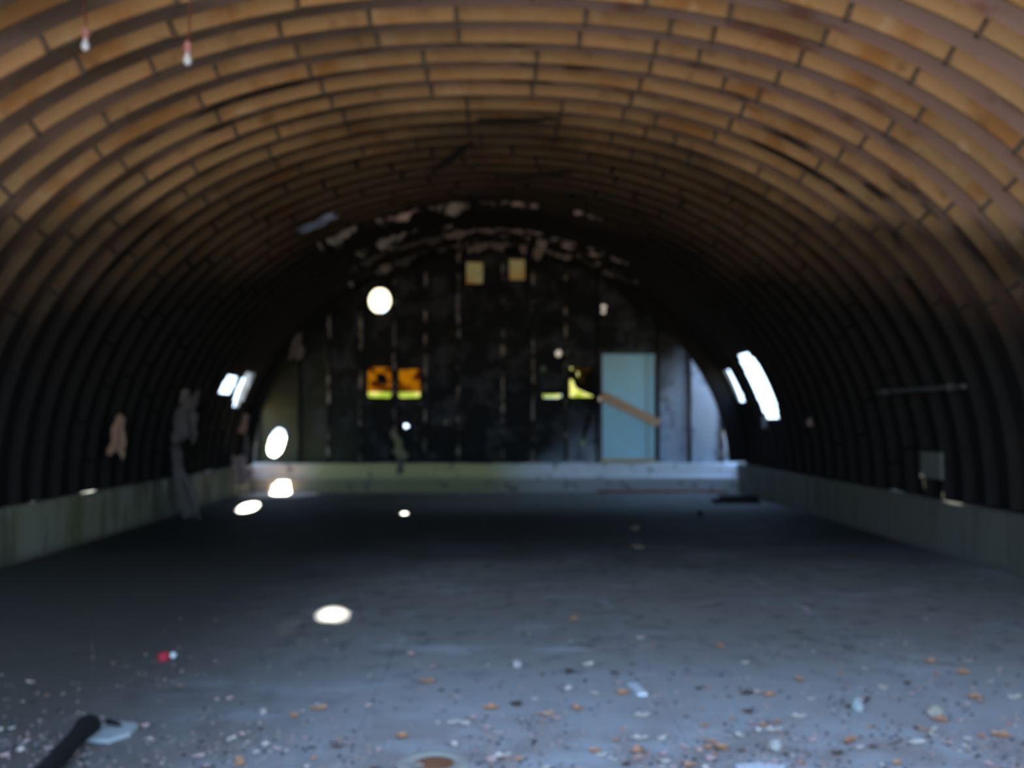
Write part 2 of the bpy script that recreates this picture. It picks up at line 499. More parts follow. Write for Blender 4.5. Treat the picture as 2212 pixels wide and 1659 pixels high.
ribbon('lining_remnant', 20.4, -3.0, -2.1, .16, .10, burntm, 17, gap=.3)
ribbon('lining_remnant', 20.4, 1.7, 3.0, .12, .06, burntm, 23, gap=.45)
# amber sheet over the third gap on the left
bm = bmesh.new(); G = []
for d_ in (20.6, 20.9, 21.2, 21.6):
    G.append([bm.verts.new(S(d_, th_of_z(d_, z_, -1), .10)) for z_ in (1.8, 2.0, 2.2, 2.4, 2.65)])
for q, r_ in zip(G, G[1:]):
    for k in range(4): bm.faces.new((q[k], q[k + 1], r_[k + 1], r_[k]))
o = obj('amber_sheet', bm, amberm, ceiling); o.modifiers.new('t', 'SOLIDIFY').thickness = .004
# ---------------------------------------------------------------- floor
bm = bmesh.new(); box(bm, -5.9, 5.9, 1.0, D + .3, -.30, -.035)
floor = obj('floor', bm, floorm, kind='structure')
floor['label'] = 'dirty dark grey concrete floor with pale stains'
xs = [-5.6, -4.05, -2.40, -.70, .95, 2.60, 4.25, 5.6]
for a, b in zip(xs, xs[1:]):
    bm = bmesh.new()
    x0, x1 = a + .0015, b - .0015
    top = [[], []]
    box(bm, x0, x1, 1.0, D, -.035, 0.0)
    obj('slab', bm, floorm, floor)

# ---------------------------------------------------------------- low concrete walls
def curb(name, sgn):
    bm = bmesh.new(); n = 60; rows = []
    for k in range(n + 1):
        y = 1.6 + (D + .2 - 1.6) * k / n
        j = .02 * noise.noise((y * .8, sgn, 0)); zt = .63 + .015 * noise.noise((y * 1.3, sgn, 4))
        if sgn < 0 and 8.3 < y: pass
        rows.append([bm.verts.new((sgn * (5.30 + j), y, 0)), bm.verts.new((sgn * (5.30 + j), y, zt - .03)),
                     bm.verts.new((sgn * (5.33 + j), y, zt)), bm.verts.new((sgn * 5.62, y, zt)), bm.verts.new((sgn * 5.62, y, -.3)), bm.verts.new((sgn * 5.32, y, -.3))])
    for a, b in zip(rows, rows[1:]):
        for q in range(6): bm.faces.new((a[q], b[q], b[(q + 1) % 6], a[(q + 1) % 6]))
    bm.faces.new(rows[0]); bm.faces.new(rows[-1][::-1])
    bmesh.ops.recalc_face_normals(bm, faces=bm.faces)
    return obj(name, bm, curbm, kind='structure')
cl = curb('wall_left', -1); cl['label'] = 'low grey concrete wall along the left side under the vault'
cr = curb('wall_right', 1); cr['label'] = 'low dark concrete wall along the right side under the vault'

# ---------------------------------------------------------------- end wall
bm = bmesh.new()
rows = []
for k in range(201):
    x = -5.45 + 10.9 * k / 200; hole = WX(590) < x < WX(634); zb = (.26 if WX(602) < x else .18) if hole else -.03  # notch added in the base to let sun into the left corner
    j = .025 * noise.noise((x, 5, 0)); zt = .635 + .03 * noise.noise((x * 1.5, 9, 0))
    rows.append([bm.verts.new((x, D - .22 + j, zb)), bm.verts.new((x, D - .22 + j, .33)), bm.verts.new((x, D - .17 + j, .37)),
                 bm.verts.new((x, D - .15 + j, zt - .02)), bm.verts.new((x, D - .12, zt)), bm.verts.new((x, D + .05, zt)), bm.verts.new((x, D + .05, zb))])
for a, b in zip(rows, rows[1:]):
    for q in range(7): bm.faces.new((a[q], b[q], b[(q + 1) % 7], a[(q + 1) % 7]))
bm.faces.new(rows[0]); bm.faces.new(rows[-1][::-1])
bmesh.ops.recalc_face_normals(bm, faces=bm.faces)
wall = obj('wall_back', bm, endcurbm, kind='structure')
wall['label'] = 'end wall: low concrete base, yellow-green in the middle, under blackened vertical sheets and studs'

# openings: (cx, cy, w, h, power, tilt) in metres on the wall plane
OPEN = []
def opening(px, py, w_, h_, pw=2, tilt=0): OPEN.append((WX(px), WZ(py), w_ / K / 2, h_ / K / 2, pw, tilt))
opening(820, 649, 48, 55)                       # round vent
opening(1025, 588, 36, 48, 20); opening(1117, 581, 34, 46, 20)
opening(820, 826, 50, 66, 12); opening(885, 828, 46, 62, 12); opening(1256, 825, 50, 66, 12)
opening(1192, 855, 40, 7, 6)
for q in ((1305, 662, 11, 9), (1305, 673, 10, 8), (1207, 763, 13, 13), (1298, 862, 11, 9), (878, 920, 9, 9), (963, 912, 10, 9), (1174, 797, 12, 11), (1258, 957, 12, 10), (818, 677, 8, 6)):
    opening(*q)
opening(600, 956, 32, 62, 2.4, .32)
opening(1358, 881, 112, 232, 30)                # big pane
def in_open(x, z):
    for cx, cz, hx, hz, pw, ti in OPEN:
        dx, dz = x - cx, z - cz
        if ti: dx, dz = dx * math.cos(ti) - dz * math.sin(ti), dx * math.sin(ti) + dz * math.cos(ti)
        if abs(dx) < hx * 1.02 and abs(dz) < hz * 1.02 and (abs(dx) / hx) ** pw + (abs(dz) / hz) ** pw < 1: return True
    return False
STUDS = [562, 650, 712, 780, 852, 919, 990, 1086, 1151, 1222, 1290, 1421, 1490, 1560]
edges = [-5.42] + [WX(s) for s in STUDS] + [5.42]
CELL = .024
def arch_z(x):
    b = sec_b(D) + .12
    return .63 + b * max(0, 1 - (abs(x) / 5.44) ** 2.0) ** .5
for a, b in zip(edges, edges[1:]):
    bm = bmesh.new(); V = {}
    nx = max(2, round((b - a) / CELL)); dx = (b - a) / nx
    top = max(arch_z(a), arch_z(b), arch_z((a + b) / 2)) ; nzc = int((top - .60) / CELL) + 1
    has = any(a - .1 < o_[0] + o_[2] and b + .1 > o_[0] - o_[2] for o_ in OPEN)
    def vert(i, k):
        if (i, k) not in V:
            u = i / nx
            z = .60 + min(k * CELL, 99)
            V[(i, k)] = bm.verts.new((a + dx * i, D + .018 * math.sin(PI * u) + .012 * noise.noise((a + u, z * .8, 2)), z))
        return V[(i, k)]
    for k in range(nzc):
        for i in range(nx):
            x, z = a + dx * (i + .5), .60 + (k + .5) * CELL
            if z > arch_z(x) or in_open(x, z): continue
            bm.faces.new((vert(i, k), vert(i + 1, k), vert(i + 1, k + 1), vert(i, k + 1)))
    if not has:
        bmesh.ops.dissolve_limit(bm, angle_limit=.02, verts=bm.verts, edges=bm.edges)
    o = obj('wall_sheet', bm, wallm, wall)
    s_ = o.modifiers.new('t', 'SOLIDIFY'); s_.thickness = .02; s_.offset = 1
for k, s in enumerate(STUDS):
    x = WX(s); r = random.Random(k); top = arch_z(x) - .12
    bm = bmesh.new(); n = 22; pv = None
    for j in range(n + 1):
        z = .63 + (top - .63) * j / n
        wv = .030 + .012 * noise.noise((k * 3.1, z * 1.4, 0)); xo = .015 * noise.noise((k, z * 2.3, 7))
        ring = [bm.verts.new((x + xo + sx_ * wv, y, z)) for sx_, y in ((-1, D - .012), (-1, D - .09), (1, D - .09), (1, D - .012))]
        if pv:
            for q in range(4): bm.faces.new((pv[q], ring[q], ring[(q + 1) % 4], pv[(q + 1) % 4]))
        else: bm.faces.new(ring)
        pv = ring
    bm.faces.new(pv[::-1])
    bmesh.ops.recalc_face_normals(bm, faces=bm.faces)
    obj('stud', bm, charm if s in (1421, 1490, 1290, 650) else studm, wall)

# translucent covers added over the small holes to stop sun spots on the floor
for k, (px, py, r_) in enumerate(((1305, 662, 8), (1305, 673, 7), (1207, 763, 9), (1298, 862, 8), (963, 912, 7), (1174, 797, 8), (1258, 957, 8), (818, 677, 5))):
    bm = bmesh.new(); x, z = WX(px), WZ(py)
    bmesh.ops.create_circle(bm, cap_ends=True, segments=10, radius=r_ / K)
    for v in bm.verts: v.co = Vector((x + v.co.x, D + .055, z + v.co.y))
    o = obj('hole_cover', bm, [glow, glow, glow, glow, dimg, dimg, dimg, dimg][k], wall)
    o.modifiers.new('t', 'SOLIDIFY').thickness = .004
# unseen rim added round the end wall to keep sun out of the slits
bm = bmesh.new(); pv = None
for k in range(61):
    th = PI * k / 60; c, s0 = math.cos(th), math.sin(th)
    w_ = .22 if c > 0 else (.46 if s0 < .40 else 1.0)
    q = [bm.verts.new((r_ * c, y, z0 + zz * s0)) for r_, z0, zz, y in ((5.40, .6, 4.75, D + .06), (5.44 + w_, .6, 4.80 + w_, D + .06), (5.44 + w_, .6, 4.80 + w_, D + .26), (5.40, .6, 4.75, D + .26))]
    if pv:
        for j in range(4): bm.faces.new((pv[j], q[j], q[(j + 1) % 4], pv[(j + 1) % 4]))
    pv = q
tr = obj('sun_rim', bm, curbm, kind='structure'); tr['label'] = 'unseen rim added round the end wall to keep sun out of the slits'

# windows: frame plus pane
def rect_window(idx, px, py, w_, h_, m, label, strip=None):
    x, z, hw, hh = WX(px), WZ(py), w_ / K / 2, h_ / K / 2
    bm = bmesh.new(); t = .03
    y0, y1 = D - .03, D + .05
    box(bm, x - hw - t, x - hw, y0, y1, z - hh - t, z + hh + t); box(bm, x + hw, x + hw + t, y0, y1, z - hh - t, z + hh + t)
    box(bm, x - hw, x + hw, y0, y1, z - hh - t, z - hh); box(bm, x - hw, x + hw, y0, y1, z + hh, z + hh + t)
    f = obj('window_%d' % idx, bm, charm, kind='structure'); f['label'] = label
    cut = 0
    if strip:
        cut = strip / K
        bm = bmesh.new(); box(bm, x - hw, x + hw, D + .012, D + .018, z - hh, z - hh + cut)
        obj('gap_filler', bm, lime, f)  # lime strip added over the open gap so no sun beam passes
    bm = bmesh.new(); n = 8
    box(bm, x - hw, x + hw, D + .012, D + .018, z - hh + cut, z + hh)
    obj('pane', bm, m, f)
    return f, x, z, hw, hh
rect_window(1, 1025, 588, 36, 48, yel, 'left one of the two small yellowed square panes high in the end wall')
rect_window(2, 1117, 581, 34, 46, yel, 'right one of the two small yellowed square panes high in the end wall')
f, x, z, hw, hh = rect_window(3, 820, 826, 50, 66, orange, 'rust-orange stained pane with a dark round stain, left of the pair', 12)
bm = bmesh.new(); bmesh.ops.create_circle(bm, cap_ends=True, segments=20, radius=.125)
for v in bm.verts: v.co = Vector((x + .05 + v.co.x, D - .002 + 0, z + .08 + v.co.y * .95))
ge = bmesh.ops.extrude_face_region(bm, geom=bm.faces[:])
bmesh.ops.translate(bm, verts=[v for v in ge['geom'] if isinstance(v, bmesh.types.BMVert)], vec=(0, .008, 0))
obj('dark_patch', bm, charm, f)
rect_window(4, 885, 828, 46, 62, orange, 'rust-orange stained pane with a pale lime strip, right of the pair', 12)
f, x, z, hw, hh = rect_window(5, 1256, 825, 50, 66, lime, 'lime green pane beside the big grey sheet, partly blackened')
def film(name, pts, m, y):
    bm = bmesh.new(); va = [bm.verts.new((WX(p_), y, WZ(q_))) for p_, q_ in pts]; vb = [bm.verts.new((WX(p_), y + .003, WZ(q_))) for p_, q_ in pts]
    bm.faces.new(va); bm.faces.new(vb[::-1])
    for q in range(len(va)): bm.faces.new((va[q], vb[q], vb[(q + 1) % len(va)], va[(q + 1) % len(va)]))
    bmesh.ops.triangulate(bm, faces=bm.faces); return obj(name, bm, m, f)
film('scorched_film', [(1230, 792), (1236, 800), (1246, 802), (1250, 820), (1248, 828), (1256, 836), (1268, 826), (1270, 804), (1281, 798), (1281, 792), (1283, 792), (1283, 856), (1272, 846), (1250, 842), (1242, 836), (1238, 822), (1230, 818)], charm, D + .004)
film('amber_film', [(1236, 792), (1281, 792), (1281, 800), (1270, 806), (1268, 828), (1256, 838), (1248, 830), (1250, 804), (1236, 801)], orange, D + .0075)
bm = bmesh.new(); box(bm, WX(1172), WX(1212), D + .012, D + .016, WZ(859), WZ(851))
o = obj('window_6', bm, lime, kind='structure'); o['label'] = 'thin dim lime slit in the end wall between two studs'

# round vent: ring frame, cream disc with a bite out of its lower right
x, z, hx, hz = WX(820), WZ(649), 24 / K, 27.5 / K
def annulus(r0, r1, y0, y1, n=36):
    bm = bmesh.new(); R = []
    for k in range(n):
        c, s = math.cos(2 * PI * k / n), math.sin(2 * PI * k / n)
        R.append([bm.verts.new((x + c * hx * r, y, z + s * hz * r)) for r, y in ((r0, y0), (r1, y0), (r1, y1), (r0, y1))])
    for k in range(n):
        a, b = R[k], R[(k + 1) % n]
        for q in range(4): bm.faces.new((a[q], b[q], b[(q + 1) % 4], a[(q + 1) % 4]))
    bmesh.ops.recalc_face_normals(bm, faces=bm.faces)
    return bm
vent = obj('window_7', annulus(1.0, 1.10, D - .04, D + .06), charm, kind='structure')
vent['label'] = 'bright round opening high on the left of the end wall'
bm = bmesh.new(); V = {}
n = 60
for i in range(n):
    for k in range(n):
        u, v = (i + .5) / n * 2 - 1, (k + .5) / n * 2 - 1
        if u * u + v * v > 1.0: continue
        if ((u - .36) / .47) ** 2 + ((v + .74) / .15) ** 2 < 1: continue
        q = []
        for a, b in ((i, k), (i + 1, k), (i + 1, k + 1), (i, k + 1)):
            if (a, b) not in V: V[(a, b)] = bm.verts.new((x + (a / n * 2 - 1) * hx, D + .02, z + (b / n * 2 - 1) * hz))
            q.append(V[(a, b)])
        bm.faces.new(q)
o = obj('disc', bm, cream, vent); s_ = o.modifiers.new('t', 'SOLIDIFY'); s_.thickness = .004
bm = bmesh.new(); tube(bm, [(x - .13, D - .005, z - .12), (x + .0, D - .012, z - .085), (x + .12, D - .005, z - .10)], [.015, .036, .012], 8)
obj('blade', bm, grassm, vent)

# big pane with frame lines
bm = bmesh.new()
x0, x1, z0, z1 = WX(1299), WX(1417), WZ(991), WZ(762)
box(bm, x0, x1, D - .030, D - .020, z0, z1)
door = obj('door_1', bm, sheetm, kind='structure'); door['label'] = 'tall green-grey sheet filling a doorway on the right of the end wall'
bm = bmesh.new()
for xx in (x0 - .02, x1 - .02, x1 - .20): box(bm, xx, xx + (.04 if xx != x1 - .20 else .012), D - .055, D - .030, z0, z1)
box(bm, x0 + .02, x1 - .02, D - .055, D - .030, z1 - .03, z1)
obj('frame', bm, steelm, door)
bm = bmesh.new()
box(bm, x0, x1, D - .08, D + .02, WZ(999), WZ(991))
obj('gap_strip', bm, flat('ochre_gap_light', (.75, .55, .28), .8, .5, 8.), door)  # ochre strip painted in for the bright gap under the sheet
# pieces of the wall around it
bm = bmesh.new()
Mx = Matrix.Translation((WX(1360), D - .135, WZ(884))) @ Matrix.Rotation(math.atan2(58, 118), 4, 'Y')
box(bm, -.70, .70, -.02, .02, -.095, .095, Mx)
bmesh.ops.bevel(bm, geom=bm.edges[:], offset=.006, segments=1)
bd = obj('board', bm, boardm, label='tan wooden board nailed slanting across the green-grey doorway sheet', cat='board')
bm = bmesh.new()
for q in (-.64, -.56, .60):
    bm = bmesh.new(); tube(bm, [Mx @ Vector((q, -.026, .02)), Mx @ Vector((q, -.018, .02))], [.012, .012], 8)
    obj('nail', bm, steelm, bd)
bm = bmesh.new()
tube(bm, [PX(1268, 862, D - .08), PX(1280, 880, D - .08), PX(1274, 902, D - .08), PX(1266, 925, D - .07), PX(1262, 950, D - .06)], [.05, .045, .05, .045, .02], 7)
obj('charred_strip', bm, charm, label='short black charred strip on the end wall under the lime pane', cat='strip')

# ---------------------------------------------------------------- torn lining remains (named pieces)
ribbon('lining_remnant', 19.2, -2.75, -1.0, .10, .12, scrapm, 3, gap=.15)
ribbon('lining_remnant', 19.0, -1.0, .9, .10, .10, scrap_p, 5, gap=.25)
ribbon('lining_remnant', 19.3, 1.1, 2.6, .06, .05, scrap_p, 8, gap=.5)
ribbon('lining_remnant', 20.9, -.75, 1.6, .26, .15, scrap_p, 11, gap=.3)
ribbon('lining_remnant', 20.6, -2.6, -1.0, .12, .08, scrapm, 14, gap=.4)
ribbon('lining_remnant', 20.9, 1.6, 2.9, .08, .05, scrapm, 17, gap=.45)

def flap(name, px, py, d, w_, h_, m, seed, label, cat='scrap', tilt=0, yaw=0, taper=.5):
    """crumpled hanging sheet, narrower at the top"""
    r = random.Random(seed); bm = bmesh.new(); nx, nz_ = 7, 9; G = []
    for k in range(nz_ + 1):
        row = []
        for i in range(nx + 1):
            u, v = i / nx - .5, k / nz_ - .5
            wd = 1 - taper * (v + .5)
            q = Vector((u * w_ * wd, .10 * w_ * math.sin(u * 9 + seed) * (1 - v) + .12 * w_ * noise.noise((u * 3, v * 3, seed)), v * h_))
            q.x += .30 * w_ * noise.noise((v * 3.5, seed * 1.7, 1 + round(u + .1))); q.z += .28 * h_ * noise.noise((u * 4, seed * 2.3, 2)) * (1 if k in (0, nz_) else .3)
            row.append(bm.verts.new(q))
        G.append(row)
    for a, b in zip(G, G[1:]):
        for i in range(nx):
            bm.faces.new((a[i], a[i + 1], b[i + 1], b[i]))
    c = PX(px, py, d)
    Mx_ = Matrix.Translation(c) @ Matrix.Rotation(yaw, 4, 'Z') @ Matrix.Rotation(tilt, 4, 'Y')
    bmesh.ops.transform(bm, matrix=Mx_, verts=bm.verts)
    o = obj(name, bm, m, label=label, cat=cat); s = o.modifiers.new('t', 'SOLIDIFY'); s.thickness = .006
    return o
flap('lining_scrap', 405, 898, 16.2, .46, .78, scrapm, 1, 'large pale crumpled lining scrap hanging on the left side above the low wall', tilt=.2)
flap('lining_scrap', 383, 893, 16.4, .16, .34, scrapm, 21, 'narrow pale lining sliver just left of the large crumpled scrap', tilt=-.4)
flap('lining_scrap', 404, 858, 16.35, .16, .22, scrap_p, 22, 'small pinkish tuft of lining above the large crumpled scrap')
flap('lining_scrap', 402, 1042, 16.0, .28, 1.15, scrapm, 2, 'long grey lining strip trailing down over the left low wall', tilt=-.25)
flap('lining_scrap', 262, 940, 13.2, .22, .50, scrap_o, 3, 'brown lining scrap hanging on the left vault side nearest the camera')
flap('lining_scrap', 541, 655, 19.5, .20, .28, scrapm, 4, 'pale triangular lining scrap high on the left side of the vault')
flap('lining_scrap', 596, 658, 19.8, .16, .26, scrapm, 5, 'faint grey lining scrap right of the pale triangular one', tilt=.3)
flap('lining_scrap', 517, 752, 18.6, .18, .24, scrapm, 6, 'small pale lining scrap above the three bright slits')
flap('lining_scrap', 642, 748, 20.6, .30, .50, scrapm, 7, 'wide grey lining scrap right of the slits, close to the end wall')
flap('lining_scrap', 530, 915, 19.0, .17, .36, scrap_o, 8, 'orange-brown torn scrap above the left corner', tilt=.3)
flap('lining_scrap', 536, 965, 19.2, .14, .40, scrapm, 9, 'grey torn scrap dangling under the orange-brown one')
flap('lining_scrap', 525, 1015, 20.2, .34, .58, scrap_p, 10, 'pinkish torn sheet leaning in the left corner', tilt=-.15, taper=.2)
flap('lining_scrap', 862, 965, 21.45, .26, .62, flat('ochre_scrap', (.30, .29, .17), .9, .4), 11, 'yellowish torn sheet standing on the end wall base below the orange panes', tilt=-.3)
flap('lining_scrap', 866, 1005, 21.4, .12, .34, scrapm, 12, 'small whitish strip hanging over the end wall base')
flap('lining_scrap', 1653, 912, 18.9, .12, .22, scrapm, 13, 'whitish torn scrap dangling under the big right-hand slit')
flap('lining_scrap', 1752, 912, 16.0, .10, .12, scrap_p, 14, 'tiny pinkish scrap alone on the right side of the vault')
flap('metal_flap', 684, 482, 14.6, .50, .10, blueflap, 15, 'blue-lit metal flap hanging from the left shoulder of the vault', 'flap', tilt=-.42, taper=.1)
flap('metal_flap', 483, 890, 19.6, .16, .50, blueflap, 16, 'blue glinting metal flap under the leftmost bright slit', 'flap', tilt=.35)

# black strips on the lining near the crown
def strip(px0, py0, px1, py1, d, r0, r1, label):
    bm = bmesh.new(); a, b = PX(px0, py0, d), PX(px1, py1, d)
    pts = [a.lerp(b, k / 8) + Vector((0, 0, .02 * noise.noise((k * .8, px0, 0)))) for k in range(9)]
    rs = [r0 + (r1 - r0) * abs(math.sin(PI * (k + .5) / 9)) ** .7 for k in range(9)]
    tube(bm, pts, rs, 7); return obj('charred_lath', bm, charm, label=label, cat='lath')
strip(1030, 253, 1204, 252, 11.15, .012, .022, 'straight black strip in place of a missing panel across the crown between two joints')  # black strip added for the dark gap of a missing panel
strip(928, 370, 1020, 303, 12.2, .008, .055, 'slanting black charred lath hanging left of the crown')
strip(1088, 383, 1240, 366, 13.4, .008, .032, 'thin black charred lath hanging from the darkest part of the crown')

# pipe and plate along the right side
def side_pt(d, z, inset): 
    p = S(d, th_of_z(d, z, 1), -inset); return Vector((p.x, d, p.z))
bm = bmesh.new(); tube(bm, [side_pt(d_, 1.97, .06) for d_ in (10.7, 11.2, 11.7, 12.2, 12.7, 13.1)], [.028] * 6, 10)
pp = obj('pipe', bm, steelm, label='dark horizontal pipe fixed along the right side of the vault', cat='pipe')
for d_ in (11.0, 12.8):
    bm = bmesh.new(); q = side_pt(d_, 1.97, .06); tube(bm, [q + Vector((-.01, -.02, 0)), q + Vector((-.01, .02, 0))], [.042, .042], 10)
    obj('bracket', bm, steelm, pp)
bm = bmesh.new()
q = side_pt(12.0, 1.05, .02); box(bm, q.x - .02, q.x + .02, 11.72, 12.28, .88, 1.20)
bmesh.ops.bevel(bm, geom=bm.edges[:], offset=.01, segments=1)
obj('metal_plate', bm, flat('dull_grey_plate', (.17, .17, .14), .7, .3), label='grey square metal plate on the right side just above the low wall', cat='plate')

# ---------------------------------------------------------------- hanging lamps
def hanging(px, py, d, top_px, label):
    p = PX(px, py, d); tx = (top_px - 1070) * d / F
    topz = S(d, th_of_x(d, tx)).z + .10
    r = empty('pendant_lamp', (p.x, d, topz), label, 'lamp', None)
    base = Vector((p.x, d, topz))
    def Lc(v): return Vector(v) - base
    bm = bmesh.new()
    pts = [Vector((p.x, d, p.z + .07)).lerp(Vector((tx, d, topz)), k / 8) + Vector((.006 * math.sin(k * 1.7), 0, 0)) for k in range(9)]
    tube(bm, [Lc(q) for q in pts], [.007] * 9, 6); obj('cord', bm, cordm, r)
    bm = bmesh.new(); z = p.z
    tube(bm, [Lc((p.x, d, z + .08)), Lc((p.x, d, z + .065)), Lc((p.x, d, z + .02)), Lc((p.x, d, z + .005))], [.012, .024, .024, .020], 12)
    obj('socket', bm, sockm, r)
    bm = bmesh.new()
    tube(bm, [Lc((p.x, d, z + .006)), Lc((p.x, d, z - .02)), Lc((p.x, d, z - .045)), Lc((p.x, d, z - .07)), Lc((p.x, d, z - .082))], [.013, .018, .028, .022, .006], 14)
    obj('bulb', bm, bulbm, r, smooth=True)
    return r
hanging(179, 80, 6.5, 172, 'bare bulb on a short cord at the upper left edge of the vault')
hanging(400, 110, 6.5, 417, 'bare bulb on a long rust-brown cord, right of the short one')

# ---------------------------------------------------------------- things on the floor
def timber():
    bm = bmesh.new()
    a, b = Vector((-2.07, 5.22, .060)), Vector((-1.93, 4.05, .055))
    n = 14; rings = []
    for k in range(n + 1):
        c = a.lerp(b, k / n); ring = []
        for q in range(10):
            an = 2 * PI * q / 10 + .3
            rad = (.041 if k else .024) * (1 + .22 * noise.noise((k * .55, q * .9, 3))) * (1.22 if 1 <= k < 3 else 1)
            ring.append(bm.verts.new(c + Vector((math.cos(an) * rad * 1.15, 0, max(math.sin(an) * rad, -.05)))))
        rings.append(ring)
    for r0, r1 in zip(rings, rings[1:]):
        for q in range(10): bm.faces.new((r0[q], r0[(q + 1) % 10], r1[(q + 1) % 10], r1[q]))
    bm.faces.new(rings[0][::-1]); bm.faces.new(rings[-1])
    mz = min(v.co.z for v in bm.verts)
    bmesh.ops.translate(bm, verts=bm.verts, vec=(0, 0, -mz + .001))
    return obj('timber', bm, charm, label='black charred round timber lying in the lower left foreground', cat='timber')
tb = timber()
bm = bmesh.new(); tube(bm, [(-1.99, 5.20, .05), (-1.93, 5.17, .045), (-1.90, 5.16, .04)], [.014, .010, .003], 6)
obj('splinter', bm, charm, tb)

def lump(name, px, py, sx_, sy_, sz_, m, seed, label, cat, grp=None, yaw=0.):
    bm = bmesh.new(); bmesh.ops.create_icosphere(bm, subdivisions=2, radius=1)
    for v in bm.verts:
        k = 1 + .35 * noise.noise(v.co * 1.6 + Vector((seed, 0, 0)))
        v.co = Vector((v.co.x * sx_ * k, v.co.y * sy_ * k, max(v.co.z, -.6) * sz_ * k))
    mz = min(v.co.z for v in bm.verts)
    for v in bm.verts: v.co.z -= mz
    p = FL(px, py)
    o = obj(name, bm, m, label=label, cat=cat, group=grp, loc=(p.x, p.y, .001)); o.rotation_euler.z = yaw
    return o
def plate(name, px, py, pts, th, m, label, cat, yaw=0., parent=None):
    bm = bmesh.new(); a = [bm.verts.new((x_, y_, 0)) for x_, y_ in pts]; b = [bm.verts.new((x_ * .96, y_ * .96, th)) for x_, y_ in pts]
    bm.faces.new(a[::-1]); bm.faces.new(b)
    for q in range(len(pts)): bm.faces.new((a[q], a[(q + 1) % len(pts)], b[(q + 1) % len(pts)], b[q]))
    p = FL(px, py); o = obj(name, bm, m, label=label, cat=cat, loc=(p.x, p.y, .001), parent=parent); o.rotation_euler.z = yaw
    return o
plate('stone_slab', 262, 1572, [(-.10, -.13), (.03, -.16), (.10, -.05), (.09, .10), (.0, .14), (-.09, .07)], .02, stonem, 'flat pale broken slab beside the charred timber', 'slab')
plate('plastic_strip', 1375, 1486, [(-.028, -.12), (.028, -.12), (.028, .12), (-.028, .12)], .012, whitem, 'short white plastic strip lying right of the middle of the floor', 'strip', yaw=.12)
sc_ = lump('wrapper', 364, 1418, .045, .05, .035, redm, 3, 'crumpled red and white wrapper on the left of the floor', 'wrapper')
bm = bmesh.new(); bmesh.ops.create_icosphere(bm, subdivisions=2, radius=1)
for v in bm.verts: v.co = Vector((.062 + v.co.x * .022, .01 + v.co.y * .03, .028 + v.co.z * .022 + .004 * noise.noise(v.co * 3)))
obj('white_end', bm, whitem, sc_)
# round lid, rim and rusty middle
p = FL(938, 1641); bm = bmesh.new(); n = 32; R = []
for k in range(n):
    c, s = math.cos(2 * PI * k / n), math.sin(2 * PI * k / n)
    R.append([bm.verts.new((c * r, s * r, h)) for r, h in ((.0, .004), (.10, .004), (.13, .014), (.165, .010), (.17, .0))])
for k in range(n):
    a, b = R[k], R[(k + 1) % n]
    for q in range(1, 4): bm.faces.new((a[q], b[q], b[q + 1], a[q + 1]))
bm.faces.new([R[k][1] for k in range(n)]); bm.faces.new([R[k][4] for k in range(n)][::-1])
bmesh.ops.delete(bm, geom=[v for v in bm.verts if not v.link_faces], context='VERTS')
lid = obj('metal_disc', bm, palerim, label='round pale metal disc with a rusty middle near the bottom edge', cat='disc', loc=(p.x, p.y, .001))
bm = bmesh.new(); bmesh.ops.create_circle(bm, cap_ends=True, segments=24, radius=.085)
ge = bmesh.ops.extrude_face_region(bm, geom=bm.faces[:]); bmesh.ops.translate(bm, verts=[v for v in ge['geom'] if isinstance(v, bmesh.types.BMVert)], vec=(0, 0, .004))
bmesh.ops.translate(bm, verts=bm.verts, vec=(.01, 0, .005)); obj('rust_disc', bm, rustm, lid)

lump('stone', 1117, 1436, .034, .05, .030, flat('pale_pebble', (.50, .45, .42), .9, .3), 9, 'pale rounded stone in the middle of the floor', 'stone')
lump('stone', 1848, 1531, .030, .045, .045, stonem, 10, 'whitish upright stone chip right of the white plastic strip', 'stone')
lump('stone', 2016, 1543, .045, .05, .035, flat('tan_stone', (.42, .38, .30), .9, .3), 11, 'tan flattened stone among leaves on the right of the floor', 'stone')
lump('stone', 1670, 1616, .036, .04, .035, flat('grey_stone', (.46, .42, .38), .9, .3), 12, 'tan stone near the bottom edge right of the middle', 'stone')
lump('stone', 577, 1534, .022, .03, .022, flat('pinkish_stone', (.42, .34, .30), .9, .3), 13, 'small pinkish stone between the timber and the round disc', 'stone')
plate('paper_scrap', 1640, 1652, [(-.12, -.06), (.08, -.07), (.12, .03), (.0, .06), (-.11, .04)], .004, whitem, 'bright torn paper piece at the bottom edge', 'paper')
# at the far end
bm = bmesh.new()
for k, (a, b, c, dd, h) in enumerate(((4.15, 5.0, 18.75, 19.1, .07), (4.35, 5.05, 19.1, 19.4, .12))):
    box(bm, a, b, c, dd, .001, h)
bmesh.ops.bevel(bm, geom=bm.edges[:], offset=.015, segments=1)
obj('board_pile', bm, charm, label='low black charred boards on the floor at the far right corner', cat='boards')
lump('brick_piece', 1512, 1114, .05, .06, .05, charm, 15, 'small black lump on the floor left of the charred boards', 'rubble')
lump('brick_piece', 1634, 1068, .06, .05, .05, scrap_p, 16, 'pinkish rubble piece at the far right corner, left one of two', 'rubble')
lump('brick_piece', 1648, 1068, .05, .05, .06, scrap_p, 17, 'pinkish rubble piece at the far right corner, right one of two', 'rubble')
bm = bmesh.new(); tube(bm, [(2.2, D - .32, .03), (3.6, D - .34, .035), (5.0, D - .5, .03)], [.03, .028, .03], 8)
obj('batten', bm, rustm, label='thin reddish batten lying along the foot of the end wall', cat='batten')

